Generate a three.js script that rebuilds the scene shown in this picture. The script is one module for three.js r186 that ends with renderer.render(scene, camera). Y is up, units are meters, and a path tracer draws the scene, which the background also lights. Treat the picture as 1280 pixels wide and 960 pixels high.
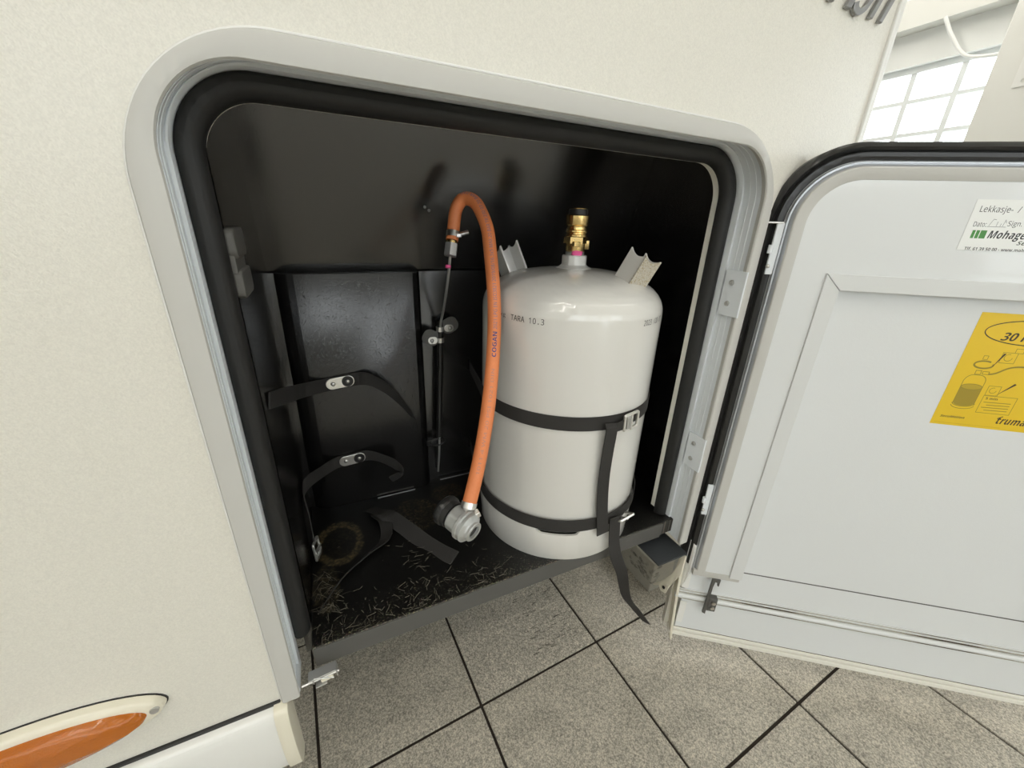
import * as THREE from 'three';
import { RoundedBoxGeometry } from 'three/addons/geometries/RoundedBoxGeometry.js';
import { mergeGeometries, toCreasedNormals } from 'three/addons/utils/BufferGeometryUtils.js';
import { RectAreaLightUniformsLib } from 'three/addons/lights/RectAreaLightUniformsLib.js';

RectAreaLightUniformsLib.init();
const scene = new THREE.Scene();
const V = (x, y, z) => new THREE.Vector3(x, y, z);

// ---------- camera, sky, lights, exposure ----------
const camera = new THREE.PerspectiveCamera(2 * Math.atan(480 / 495) * 180 / Math.PI, 1280 / 960, 0.01, 100);
camera.position.set(0, 0.92, 0.414);
camera.quaternion.setFromRotationMatrix(new THREE.Matrix4().makeBasis(
  V(0.90544, 0.03402, 0.42310), V(0.12992, 0.92674, -0.35254), V(-0.40410, 0.37417, 0.83469)));
scene.add(camera);
scene.background = new THREE.Color(0.93, 0.98, 1.0);      // bright overcast sky beyond the hall windows
scene.backgroundIntensity = 5.6;
const TUBE = { color: new THREE.Color(1.0, 0.95, 0.86), nits: 14.5 };
const renderer = new THREE.WebGLRenderer();
renderer.toneMapping = THREE.LinearToneMapping;
renderer.toneMappingExposure = 0.90;
renderer.shadowMap.enabled = true;

// ---------- helpers ----------
function rng(seed) { let a = seed >>> 0; return () => { a = (a + 0x6D2B79F5) | 0; let t = Math.imul(a ^ (a >>> 15), 1 | a); t = (t + Math.imul(t ^ (t >>> 7), 61 | t)) ^ t; return ((t ^ (t >>> 14)) >>> 0) / 4294967296; }; }
const counts = {};
function numbered(name) { const k = counts[name] = (counts[name] ?? -1) + 1; return k ? `${name}_${String(k).padStart(3, '0')}` : name; }
function tag(o, label, category, group) { o.userData.label = label; o.userData.category = category; if (group) o.userData.group = group; return o; }
function thing(name, label, category, group) { const o = new THREE.Group(); o.name = numbered(name); scene.add(o); return tag(o, label, category, group); }
function mesh(name, geo, mat, parent, label) {
  const g = Array.isArray(geo) ? merge(geo) : geo;
  const m = new THREE.Mesh(g, mat); m.name = parent && parent !== scene ? name : numbered(name);
  m.castShadow = m.receiveShadow = true; if (label) m.userData.label = label;
  (parent || scene).add(m); return m;
}
function struct(name, geo, mat) { const m = mesh(name, geo, mat, scene); m.userData.kind = 'structure'; return m; }
function merge(list) {
  return mergeGeometries(list.map((g) => {
    g = g.index ? g.toNonIndexed() : g.clone();
    if (!g.attributes.uv) g.setAttribute('uv', new THREE.BufferAttribute(new Float32Array(g.attributes.position.count * 2), 2));
    for (const k of Object.keys(g.attributes)) if (!['position', 'normal', 'uv'].includes(k)) g.deleteAttribute(k);
    return g;
  }));
}
const T = (g, x = 0, y = 0, z = 0) => g.translate(x, y, z);
const box = (w, h, d, x = 0, y = 0, z = 0, r = 0) => (r ? new RoundedBoxGeometry(w, h, d, 2, Math.min(r, w / 2.01, h / 2.01, d / 2.01)) : new THREE.BoxGeometry(w, h, d)).translate(x, y, z);
const span = (x0, x1, y0, y1, z0, z1, r = 0) => box(x1 - x0, y1 - y0, z1 - z0, (x0 + x1) / 2, (y0 + y1) / 2, (z0 + z1) / 2, r);
const cyl = (r, h, seg = 24, r2 = r) => new THREE.CylinderGeometry(r2, r, h, seg);
const lathe = (pts, seg = 48, crease = 0.5) => toCreasedNormals(new THREE.LatheGeometry(pts.map((p) => new THREE.Vector2(p[0], p[1])), seg), crease);
function aim(g, from, to) {            // geometry built along +y from 0 is laid from one point to another
  const d = to.clone().sub(from), q = new THREE.Quaternion().setFromUnitVectors(V(0, 1, 0), d.clone().normalize());
  return g.applyQuaternion(q).translate(from.x, from.y, from.z);
}
const rod = (a, b, r, seg = 12) => aim(T(cyl(r, a.distanceTo(b), seg), 0, a.distanceTo(b) / 2, 0), a, b);
const tube = (pts, r, n = 80, seg = 14) => new THREE.TubeGeometry(new THREE.CatmullRomCurve3(pts, false, 'centripetal'), n, r, seg, false);
function loft(rings, closed = false, crease = 0.6) {
  const n = rings[0].length, pos = [], uv = [], idx = [];
  const along = [0]; for (let j = 1; j < n; j++) along.push(along[j - 1] + V(...rings[0][j]).distanceTo(V(...rings[0][j - 1])));
  let across = 0;
  rings.forEach((r, i) => { if (i) across += V(...r[n >> 1]).distanceTo(V(...rings[i - 1][n >> 1])); r.forEach((p, j) => { pos.push(...p); uv.push(along[j], across); }); });
  const last = closed ? rings.length : rings.length - 1;
  for (let i = 0; i < last; i++) for (let j = 0; j < n - 1; j++) {
    const a = i * n + j, b = ((i + 1) % rings.length) * n + j; idx.push(a, a + 1, b, b, a + 1, b + 1);
  }
  const g = new THREE.BufferGeometry(); g.setAttribute('position', new THREE.Float32BufferAttribute(pos, 3)); g.setAttribute('uv', new THREE.Float32BufferAttribute(uv, 2)); g.setIndex(idx);
  g.computeVertexNormals(); return toCreasedNormals(g, crease);
}
// a webbing ribbon: points, the direction of its width at each point, width (number or array), thickness
function ribbon(pts, dirs, width, th = 0.0015, n = 60) {
  const c = new THREE.CatmullRomCurve3(pts, false, 'centripetal'), dc = dirs.length > 1 ? new THREE.CatmullRomCurve3(dirs) : null;
  const rings = [[], [], [], []];
  const W = (t) => { if (!Array.isArray(width)) return width; const k = t * (width.length - 1), i = Math.min(Math.floor(k), width.length - 2); return width[i] + (width[i + 1] - width[i]) * (k - i); };
  for (let i = 0; i <= n; i++) {
    const t = i / n, p = c.getPoint(t), tn = c.getTangent(t), d = (dc ? dc.getPoint(t) : dirs[0].clone());
    d.addScaledVector(tn, -d.dot(tn)).normalize(); const nn = tn.clone().cross(d).normalize(), w = W(t) / 2;
    [[-w, -th / 2], [w, -th / 2], [w, th / 2], [-w, th / 2]].forEach(([a, b], k) => { const q = p.clone().addScaledVector(d, a).addScaledVector(nn, b); rings[k].push([q.x, q.y, q.z]); });
  }
  const g = loft(rings, true, 0.5); const caps = [];
  for (const e of [0, n]) { const q = rings.map((r) => r[e]); const cg = new THREE.BufferGeometry(); cg.setAttribute('position', new THREE.Float32BufferAttribute([...q[0], ...q[1], ...q[2], ...q[0], ...q[2], ...q[3]], 3)); cg.setAttribute('uv', new THREE.Float32BufferAttribute(new Array(12).fill(0), 2)); cg.computeVertexNormals(); caps.push(cg); }
  return merge([g, ...caps]);
}
function extr(shape, depth, bevel = 0, curve = 12) {
  const b = bevel ? { bevelEnabled: true, bevelSize: bevel, bevelThickness: bevel, bevelSegments: 2, bevelOffset: -bevel } : { bevelEnabled: false };
  const g = new THREE.ExtrudeGeometry(shape, { depth: depth - 2 * bevel, curveSegments: curve, ...b }); return bevel ? g.translate(0, 0, bevel) : g;
}
function rrect(x0, x1, y0, y1, r, S = THREE.Shape) {
  const s = new S(); s.moveTo(x0 + r, y0); s.lineTo(x1 - r, y0); s.absarc(x1 - r, y0 + r, r, -Math.PI / 2, 0); s.lineTo(x1, y1 - r); s.absarc(x1 - r, y1 - r, r, 0, Math.PI / 2);
  s.lineTo(x0 + r, y1); s.absarc(x0 + r, y1 - r, r, Math.PI / 2, Math.PI); s.lineTo(x0, y0 + r); s.absarc(x0 + r, y0 + r, r, Math.PI, 1.5 * Math.PI); return s;
}
const poly = (pts) => { const s = new THREE.Shape(); pts.forEach((p, i) => (i ? s.lineTo(p[0], p[1]) : s.moveTo(p[0], p[1]))); return s; };

// ---------- textures (grain, print, dirt) ----------
function texOf(size, fn, srgb = false, rep = 1) {
  const d = new Uint8Array(size * size * 4);
  for (let y = 0; y < size; y++) for (let x = 0; x < size; x++) { const c = fn(x, y); const k = (y * size + x) * 4; d[k] = c[0]; d[k + 1] = c[1]; d[k + 2] = c[2]; d[k + 3] = 255; }
  const t = new THREE.DataTexture(d, size, size); t.wrapS = t.wrapT = THREE.RepeatWrapping; t.magFilter = THREE.LinearFilter; t.repeat.set(rep, rep);
  if (srgb) t.colorSpace = THREE.SRGBColorSpace; t.needsUpdate = true; return t;
}
function noiseField(size, cells, seed) {           // tiling value noise
  const r = rng(seed), g = new Float32Array(cells * cells).map(() => r());
  return (x, y) => { const u = x / size * cells, v = y / size * cells, i = Math.floor(u), j = Math.floor(v), a = u - i, b = v - j, s = a * a * (3 - 2 * a), t = b * b * (3 - 2 * b);
    const G = (p, q) => g[((q + cells) % cells) * cells + ((p + cells) % cells)];
    return (G(i, j) * (1 - s) + G(i + 1, j) * s) * (1 - t) + (G(i, j + 1) * (1 - s) + G(i + 1, j + 1) * s) * t; };
}
const grey = (v) => { const k = Math.max(0, Math.min(255, v * 255)); return [k, k, k]; };
function canvasTex(w, h, draw, srgb = true) {
  const c = document.createElement('canvas'); c.width = w; c.height = h; draw(c.getContext('2d'), w, h);
  const t = new THREE.CanvasTexture(c); if (srgb) t.colorSpace = THREE.SRGBColorSpace; t.anisotropy = 8; return t;
}
const n1 = noiseField(512, 200, 1), n2 = noiseField(512, 90, 2), n3 = noiseField(512, 24, 3), n4 = noiseField(512, 8, 4), nf = noiseField(512, 256, 9);
const peel = texOf(512, (x, y) => grey(0.5 * n1(x, y) + 0.35 * n2(x, y) + 0.15 * n3(x, y)), false, 6);           // hammered lacquer, 0.25 m a repeat
const peelTint = texOf(512, (x, y) => grey(0.955 + 0.09 * (n1(x, y) - 0.5) + 0.05 * (n2(x, y) - 0.5)), false, 6);
const fineBump = texOf(512, (x, y) => grey(0.6 * nf(x, y) + 0.4 * n2(x, y)), false, 3);
const matte = texOf(256, (() => { const a = noiseField(256, 128, 5), b = noiseField(256, 30, 6); return (x, y) => grey(0.6 * a(x, y) + 0.4 * b(x, y)); })(), false, 6);
const tileMap = (seed) => { const a = noiseField(512, 250, seed), b = noiseField(512, 120, seed + 1), c = noiseField(512, 9, seed + 2); return texOf(512, (x, y) => { const k = 0.685 + 0.34 * (a(x, y) - 0.5) + 0.18 * (b(x, y) - 0.5) + 0.06 * (c(x, y) - 0.5) - (a(x, y) * b(x, y) > 0.68 ? 0.12 : 0); return [255 * k * 1.0, 255 * k * 0.965, 255 * k * 0.895]; }, true, 1 / 0.35); };
const tileMaps = [tileMap(21), tileMap(31)];
const scuffMap = canvasTex(512, 512, (c) => {      // a tile with black scuff marks
  const a = noiseField(512, 250, 41), b = noiseField(512, 120, 42), d = c.createImageData(512, 512);
  for (let y = 0; y < 512; y++) for (let x = 0; x < 512; x++) { let k = 0.685 + 0.36 * (a(x, y) - 0.5) + 0.24 * (b(x, y) - 0.5); const i = (y * 512 + x) * 4; d.data[i] = 255 * k; d.data[i + 1] = 246 * k; d.data[i + 2] = 228 * k; d.data[i + 3] = 255; }
  c.putImageData(d, 0, 0); const r = rng(77); c.lineCap = 'round';
  for (let i = 0; i < 130; i++) { const cx = 365 + 110 * (r() - 0.5) * 2, cy = 190 + 130 * (r() - 0.5) * 2; c.strokeStyle = `rgba(45,40,34,${0.2 + 0.4 * r()})`; c.lineWidth = 1 + 3 * r(); c.beginPath(); c.moveTo(cx, cy); c.lineTo(cx + 8 + 16 * r(), cy + 10 * (r() - 0.6)); c.stroke(); }
}); scuffMap.wrapS = scuffMap.wrapT = THREE.RepeatWrapping; scuffMap.repeat.set(1 / 0.3, 1 / 0.3); scuffMap.offset.set(0.5, 0.5);
const weave = texOf(128, (x, y) => grey(((x >> 3) + (y >> 3)) % 2 ? 0.75 : 0.3 + 0.2 * ((x % 8) / 8)), false, 1); weave.repeat.set(90, 90);
const scratchBump = canvasTex(1024, 1024, (c) => { // black plastic: faint leathering and scratches
  c.fillStyle = '#808080'; c.fillRect(0, 0, 1024, 1024); const r = rng(5);
  for (let i = 0; i < 9000; i++) { const v = r() < 0.5 ? 104 : 152; c.fillStyle = `rgba(${v},${v},${v},0.5)`; c.fillRect(1024 * r(), 1024 * r(), 2 + 3 * r(), 2 + 3 * r()); }
  for (let i = 0; i < 500; i++) { const v = r() < 0.5 ? 80 : 180; c.strokeStyle = `rgba(${v},${v},${v},0.7)`; c.lineWidth = 1 + r(); const x = 1024 * r(), y = 1024 * r(); c.beginPath(); c.moveTo(x, y); c.lineTo(x + 30 * (r() - 0.5), y + 40 * (r() - 0.3)); c.stroke(); }
}, false); scratchBump.wrapS = scratchBump.wrapT = THREE.RepeatWrapping; scratchBump.repeat.set(3, 3);

const grimeMap = texOf(256, (() => { const a = noiseField(256, 9, 81), b = noiseField(256, 60, 82); return (x, y) => { const k = a(x, 40) * 0.75 + b(x, y) * 0.35; return k > 0.62 ? [70, 58, 42] : k > 0.48 ? [128, 118, 100] : [176, 172, 160]; }; })(), true, 1); grimeMap.repeat.set(2.2, 1);

// ---------- materials ----------
const std = (color, roughness = 0.5, metalness = 0, more = {}) => new THREE.MeshStandardMaterial({ color, roughness, metalness, ...more });
const L = (r, g, b) => new THREE.Color().setRGB(r, g, b);
const M = {
  panel: new THREE.MeshPhysicalMaterial({ color: L(0.765, 0.745, 0.67), map: peelTint, roughness: 0.4, bumpMap: peel, bumpScale: 0.00028, clearcoat: 0.5, clearcoatRoughness: 0.3 }),
  smoothWhite: std(L(0.80, 0.80, 0.77), 0.3),
  coldWhite: new THREE.MeshPhysicalMaterial({ color: L(0.73, 0.75, 0.755), roughness: 0.35, clearcoat: 0.6, clearcoatRoughness: 0.06 }),
  recess: std(L(0.74, 0.76, 0.765), 0.55, 0, { bumpMap: fineBump, bumpScale: 0.0001 }),
  frame: std(L(0.54, 0.535, 0.505), 0.42),
  jamb: std(L(0.76, 0.80, 0.83), 0.36, 0.0),
  rubber: std(L(0.013, 0.013, 0.0125), 0.6),
  gasket: std(L(0.014, 0.014, 0.014), 0.28),
  cream: std(L(0.82, 0.80, 0.72), 0.5),
  moulding: std(L(0.70, 0.715, 0.71), 0.4),
  creamPlastic: std(L(0.79, 0.75, 0.62), 0.4),
  liner: new THREE.MeshPhysicalMaterial({ color: L(0.008, 0.008, 0.008), roughness: 0.2, ior: 1.9, bumpMap: scratchBump, bumpScale: 0.00035 }),
  linerBox: new THREE.MeshPhysicalMaterial({ color: L(0.008, 0.008, 0.008), roughness: 0.2, ior: 1.6, bumpMap: scratchBump, bumpScale: 0.0013 }),
  alu: std(L(0.72, 0.74, 0.76), 0.35, 0.85),
  aluGrey: std(L(0.50, 0.52, 0.55), 0.35, 0.6),
  steel: std(L(0.66, 0.65, 0.63), 0.28, 1),
  zinc: std(L(0.55, 0.55, 0.54), 0.42, 0.8),
  nickel: std(L(0.78, 0.77, 0.74), 0.3, 0.9),
  brass: std(L(0.72, 0.52, 0.22), 0.26, 1),
  tank: new THREE.MeshPhysicalMaterial({ color: L(0.70, 0.69, 0.655), roughness: 0.4, clearcoat: 1, clearcoatRoughness: 0.07, bumpMap: matte, bumpScale: 0.00003 }),
  strap: std(L(0.030, 0.028, 0.026), 0.75, 0, { bumpMap: weave, bumpScale: 0.0006 }),
  black: std(L(0.012, 0.012, 0.012), 0.45),
  darkPlate: std(L(0.045, 0.05, 0.055), 0.55, 0, { bumpMap: fineBump, bumpScale: 0.0003 }),
  greyPlastic: std(L(0.09, 0.088, 0.082), 0.5),
  catchGrey: std(L(0.10, 0.097, 0.088), 0.5),
  silver: std(L(0.30, 0.30, 0.30), 0.3, 0.8),
  amber: new THREE.MeshPhysicalMaterial({ color: L(0.46, 0.125, 0.004), roughness: 0.15, clearcoat: 0.4, clearcoatRoughness: 0.05, bumpMap: matte, bumpScale: 0.0004 }),
  pink: std(L(0.85, 0.10, 0.32), 0.5),
  grout: std(L(0.030, 0.022, 0.016), 0.9),
  hallWall: std(L(0.84, 0.85, 0.83), 0.8),
  hallGrey: std(L(0.74, 0.74, 0.70), 0.7),
  paintedBar: std(L(0.82, 0.85, 0.85), 0.5),
  glass: new THREE.MeshPhysicalMaterial({ color: 0xffffff, roughness: 0.02, transmission: 1, thickness: 0, ior: 1.5 }),
  ceiling: std(L(0.74, 0.73, 0.69), 0.9),
  tyre: std(L(0.02, 0.02, 0.02), 0.8),
};
const tileMats = tileMaps.map((map, i) => new THREE.MeshStandardMaterial({ map, color: L(1.0, 1.0, 0.99), roughness: 0.36 + 0.04 * i, bumpMap: fineBump, bumpScale: 0.00006 }));
const scuffMat = new THREE.MeshStandardMaterial({ map: scuffMap, roughness: 0.4 });

// =====================================================================
// THE SETTING: workshop hall
// =====================================================================
const X0 = -4, X1 = 5, Z0 = -4, Z1 = 5.5, HC = 3.4;
const floor = struct('floor', span(X0 - 0.2, X1 + 0.2, -0.2, -0.003, Z0 - 0.2, Z1 + 0.2), M.grout);
{ // tiles of 30 cm, laid 3 degrees off the wall of the caravan
  const th = 3 * Math.PI / 180, px = Math.cos(th), pz = -Math.sin(th), ax = 0.486, az = -0.075;
  const shapes = [0, 1, 2].map((k) => { const g = new RoundedBoxGeometry(0.2945, 0.012, 0.2945, 1, 0.0012); const p = g.attributes.position, uv = g.attributes.uv; for (let i = 0; i < p.count; i++) uv.setXY(i, p.getX(i) + 0.37 * k, p.getZ(i) + 0.21 * k); return g; });
  const scuffG = new RoundedBoxGeometry(0.2945, 0.012, 0.2945, 1, 0.0012); { const p = scuffG.attributes.position, uv = scuffG.attributes.uv; for (let i = 0; i < p.count; i++) uv.setXY(i, p.getX(i), p.getZ(i)); }
  const far = [], r = rng(11);
  for (let i = -16; i < 17; i++) for (let j = -15; j < 20; j++) {
    const u = (i + 0.5) * 0.3, v = (j + 0.5) * 0.3, x = ax + u * px + v * Math.sin(th), z = az + u * pz + v * px;
    if (x < X0 + 0.16 || x > X1 - 0.16 || z < Z0 + 0.16 || z > Z1 - 0.16) continue;
    const k = Math.floor(r() * 6);
    if (x > -0.75 && x < 2.3 && z > -1.1 && z < 1.0) {
      const scuffed = i === -1 && j === 0 - 1;
      const m = mesh('floor_tile', scuffed ? scuffG : shapes[k % 3], scuffed ? scuffMat : tileMats[k % 2], floor); m.position.set(x, -0.005 - 0.0006 * r(), z); m.rotation.y = th;
    } else far.push(new THREE.PlaneGeometry(0.2945, 0.2945).rotateX(-Math.PI / 2).rotateY(th).translate(x, 0.001, z));
  }
  for (const g of far) { const p = g.attributes.position, uv = g.attributes.uv; for (let i = 0; i < p.count; i++) uv.setXY(i, p.getX(i), p.getZ(i)); }
  mesh('distant_tiles', far, tileMats[0], floor).userData.kind = 'stuff';
}
// walls with window openings, each lying in its own x-y plane: u along the wall, y up
function wallWithHoles(u0, u1, holes) {
  const s = poly([[u0, -0.05], [u1, -0.05], [u1, HC + 0.05], [u0, HC + 0.05]]);
  for (const [a, b, c, d] of holes) s.holes.push(poly([[a, c], [a, d], [b, d], [b, c]])); return extr(s, 0.2);
}
function glazing(name, [a, b, c, d], cols, rows, place, bar = 0.045) {
  const w = new THREE.Group(); w.name = name; w.userData.kind = 'structure'; scene.add(w); place(w);
  mesh('window_frame', [span(a, a + 0.05, c, d, 0.05, 0.13), span(b - 0.05, b, c, d, 0.05, 0.13), span(a, b, c, c + 0.05, 0.05, 0.13), span(a, b, d - 0.05, d, 0.05, 0.13)], M.paintedBar, w);
  const du = (b - a) / cols, dv = (d - c) / rows;
  for (let i = 1; i < cols; i++) mesh('mullion', span(a + i * du - bar / 2, a + i * du + bar / 2, c, d, 0.06, 0.12), M.paintedBar, w);
  for (let j = 1; j < rows; j++) mesh('glazing_bar', span(a, b, c + j * dv - bar * 0.4, c + j * dv + bar * 0.4, 0.065, 0.115), M.paintedBar, w);
  const pg = new THREE.PlaneGeometry(du, dv);
  for (let i = 0; i < cols; i++) for (let j = 0; j < rows; j++) { const p = mesh('pane', pg, M.glass, w); p.position.set(a + (i + 0.5) * du, c + (j + 0.5) * dv, 0.09); p.castShadow = false; }
}
const frontHoles = [[-3.5, -0.75, 1.3, 2.75], [-0.55, 0.65, 1.40, 2.75], [0.85, 1.75, 0.03, 2.4], [2.0, 4.6, 1.45, 2.75]];
const front = (o) => o.position.set(0, 0, Z1);
front(struct('wall_front', wallWithHoles(X0 - 0.2, X1 + 0.2, frontHoles), M.hallWall));
frontHoles.forEach((h, i) => glazing(`window_${i + 1}`, h, [6, 3, 2, 6][i], [3, 3, 4, 3][i], front));
const rightHoles = [[-3.675, -1.33, 1.0, 2.34], [0.6, 2.6, 1.4, 2.6], [-3.675, -1.33, 2.85, 3.25]];   // u is z here
const right = (o) => { o.rotation.y = -Math.PI / 2; o.position.set(X1 + 0.0, 0, 0); o.scale.z = -1; };
right(struct('wall_right', wallWithHoles(Z0 - 0.2, Z1 + 0.2, rightHoles), M.hallWall));
glazing('window_5', rightHoles[0], 7, 5, right, 0.04); glazing('window_6', rightHoles[1], 4, 3, right); glazing('window_7', rightHoles[2], 7, 1, right);
struct('wall_left', span(X0 - 0.2, X0, -0.05, HC + 0.05, Z0 - 0.2, Z1 + 0.2), M.hallWall);
struct('wall_back', span(X0 - 0.2, X1 + 0.2, -0.05, HC + 0.05, Z0 - 0.2, Z0), M.hallWall);
struct('ceiling', span(X0 - 0.2, X1 + 0.2, HC, HC + 0.2, Z0 - 0.2, Z1 + 0.2), M.ceiling);
struct('trim_1', span(X1 - 0.14, X1 - 0.001, 2.59, 2.80, Z0, Z1), M.hallGrey);       // lintel beam over the side windows
{
  const c = thing('hall_column', 'pale grey square column with a white perforated plate, at right edge of the photo', 'column');
  c.position.set(X1 - 0.16, 0, -1.18);
  mesh('shaft', span(-0.15, 0.155, 0, 2.585, -0.17, 0.17, 0.012), M.hallGrey, c);
  const s = rrect(-0.02, 0.16, 1.95, 2.5, 0.005); for (let i = 0; i < 2; i++) for (let j = 0; j < 6; j++) { const h = new THREE.Path(); h.absarc(0.03 + 0.075 * i, 1.985 + 0.09 * j, 0.013, 0, Math.PI * 2, true); s.holes.push(h); }
  mesh('perforated_plate', extr(s, 0.006).rotateY(-Math.PI / 2).translate(-0.151, 0, 0), M.smoothWhite, c, 'white plate with two rows of round holes');
  const k = thing('hanging_cable', 'white cable looping down in front of the bright hall windows', 'cable');
  mesh('cable', tube([V(4.85, 2.59, -1.82), V(4.86, 2.45, -1.74), V(4.86, 2.28, -1.60), V(4.86, 2.24, -1.45), V(4.85, 2.23, -1.36)], 0.013, 40, 10), M.hallWall, k);
}
// fluorescent ceiling lights
for (const [x, z] of [[-2.9, 1.7], [-1.1, 1.7], [0.9, 1.7], [2.9, 1.7], [-2.9, 3.9], [-1.1, 3.9], [0.9, 3.9], [2.9, 3.9], [3.9, -2.3], [3.9, -1.4], [2.9, -2.3], [2.9, -1.2], [-0.9, 0.75]]) {
  const first = counts.ceiling_light === undefined;
  const t = thing('ceiling_light', 'long fluorescent ceiling light, outside the picture above the caravan', 'ceiling light', 'fluorescent ceiling lights');
  t.position.set(x, HC, z);
  mesh('housing', span(-0.72, 0.72, -0.06, -0.001, -0.09, 0.09, 0.008), M.smoothWhite, t);
  mesh('tube_diffuser', span(-0.70, 0.70, -0.075, -0.06, -0.07, 0.07, 0.006), std(0xffffff, 0.6, 0, { emissive: TUBE.color, emissiveIntensity: 3 }), t);
  const l = new THREE.RectAreaLight(TUBE.color, TUBE.nits, 1.4, 0.14); l.rotation.x = -Math.PI / 2; l.position.y = -0.08; t.add(l);
}

// =====================================================================
// CARAVAN
// =====================================================================
const van = thing('caravan', 'white caravan with an open gas locker hatch and an amber side marker lamp', 'caravan');
const XL = -0.116, XR = 0.604, RC = 0.109, YB = 0.337;
function hatchRing(w, z, yl = YB, yr = YB, n = 20) {
  const p = [], r = RC - 2 * Math.min(w, 0.0205) - Math.max(0, w - 0.0205), c = r + w, YT = 1.046 + 0.0050 * Math.max(0, Math.min(1, (0.004 - z) / 0.034)); p.push([XL + w, yl, z]);
  for (let i = 0; i <= n; i++) { const a = Math.PI - Math.PI / 2 * i / n; p.push([XL + c + r * Math.cos(a), YT - c + r * Math.sin(a), z]); }
  for (let i = 0; i <= n; i++) { const a = Math.PI / 2 - Math.PI / 2 * i / n; p.push([XR - c + r * Math.cos(a), YT - c + r * Math.sin(a), z]); }
  p.push([XR - w, yr, z]); return p;
}
{ // side wall with the hatch opening, open at the bottom
  const s = new THREE.Shape(); s.moveTo(-3, 0.335); s.lineTo(XL + 0.006, 0.335);
  for (const q of hatchRing(0.006, 0, 0.336, 0.336)) s.lineTo(q[0], q[1]);
  s.lineTo(XR - 0.006, 0.335); s.lineTo(0.768, 0.335); s.lineTo(0.768, 2.6); s.lineTo(-3, 2.6); s.lineTo(-3, 0.335);
  mesh('side_panel', extr(s, 0.03).translate(0, 0, -0.03), M.panel, van);
}
mesh('body_shell', [span(-3, 0.768, 0.335, 2.6, -2.2, -2.17), span(0.738, 0.768, 0.335, 2.6, -2.17, -0.03), span(-3, -2.97, 0.335, 2.6, -2.17, -0.03), span(-3, 0.768, 2.6, 2.63, -2.2, 0), span(-3, 0.768, 0.30, 0.335, -2.2, -0.45), span(-3, -0.13, 0.30, 0.335, -0.45, 0), span(0.63, 0.768, 0.30, 0.335, -0.45, -0.02)], M.smoothWhite, van);
mesh('corner_trim', [span(0.768, 0.775, 0.335, 2.6, -0.03, 0.004, 0.002), span(0.777, 0.785, 0.335, 2.6, -0.03, 0.002, 0.002)], M.smoothWhite, van, 'narrow white corner trim strip');
// wheels stand outside the picture
for (const z of [-0.32, -1.88]) { const w = mesh('wheel', [lathe([[0.001, -0.09], [0.2, -0.08], [0.21, -0.1], [0.3, -0.1], [0.32, -0.07], [0.32, 0.07], [0.3, 0.1], [0.21, 0.1], [0.2, 0.08], [0.001, 0.09]], 32).rotateX(Math.PI / 2).translate(-1.9, 0.322, z)], M.tyre, van); }
// hatch frame
const hf = mesh('hatch_frame', loft([[0, 0], [0, 0.005], [0.0015, 0.0075], [0.004, 0.0085], [0.0170, 0.0087], [0.0205, 0.0080], [0.0215, 0.0058], [0.0210, 0.0035], [0.0195, -0.001]].map(([w, z]) => hatchRing(w, z)), false, 0.6), M.frame, van, 'pale grey moulded hatch frame');
mesh('jamb', loft([[0.0196, -0.0008], [0.0184, -0.006], [0.0180, -0.0095], [0.0187, -0.0100], [0.0178, -0.0106], [0.0174, -0.0195], [0.0181, -0.0200], [0.0172, -0.0206], [0.0170, -0.035]].map(([w, z]) => hatchRing(w, z)), false, 0.6), M.jamb, hf, 'blue grey grooved metal jamb');
mesh('frame_bead', loft([[0.0168, -0.032], [0.0172, -0.0305], [0.0190, -0.0298], [0.0206, -0.0306], [0.0210, -0.036], [0.0210, -0.044]].map(([w, z]) => hatchRing(w, z, 0.345, 0.337)), false, 0.9), M.jamb, hf);
mesh('outer_sealant', tube(hatchRing(-0.0008, 0.0012).map((p) => V(...p)), 0.0014, 200, 6), M.smoothWhite, hf);
mesh('hatch_seal', loft([[0.0207, -0.048], [0.0209, -0.0425], [0.0240, -0.0385], [0.029, -0.0375], [0.034, -0.039], [0.038, -0.0435], [0.0405, -0.0505], [0.0407, -0.055]].map(([w, z]) => hatchRing(w, z, 0.385, 0.378)), false, 0.9), M.rubber, van, 'thick black rubber hatch seal');
mesh('edge_lip', loft([[0.0378, -0.0552], [0.0386, -0.0555], [0.0388, -0.0562], [0.0388, -0.0665]].map(([w, z]) => hatchRing(w, z, 0.41, 0.388)), false, 0.9), M.cream, van, 'thin cream edging lip');
mesh('jamb_end', [box(0.02, 0.012, 0.045, XL + 0.012, 0.343, -0.018, 0.003)], M.jamb, van);

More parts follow.
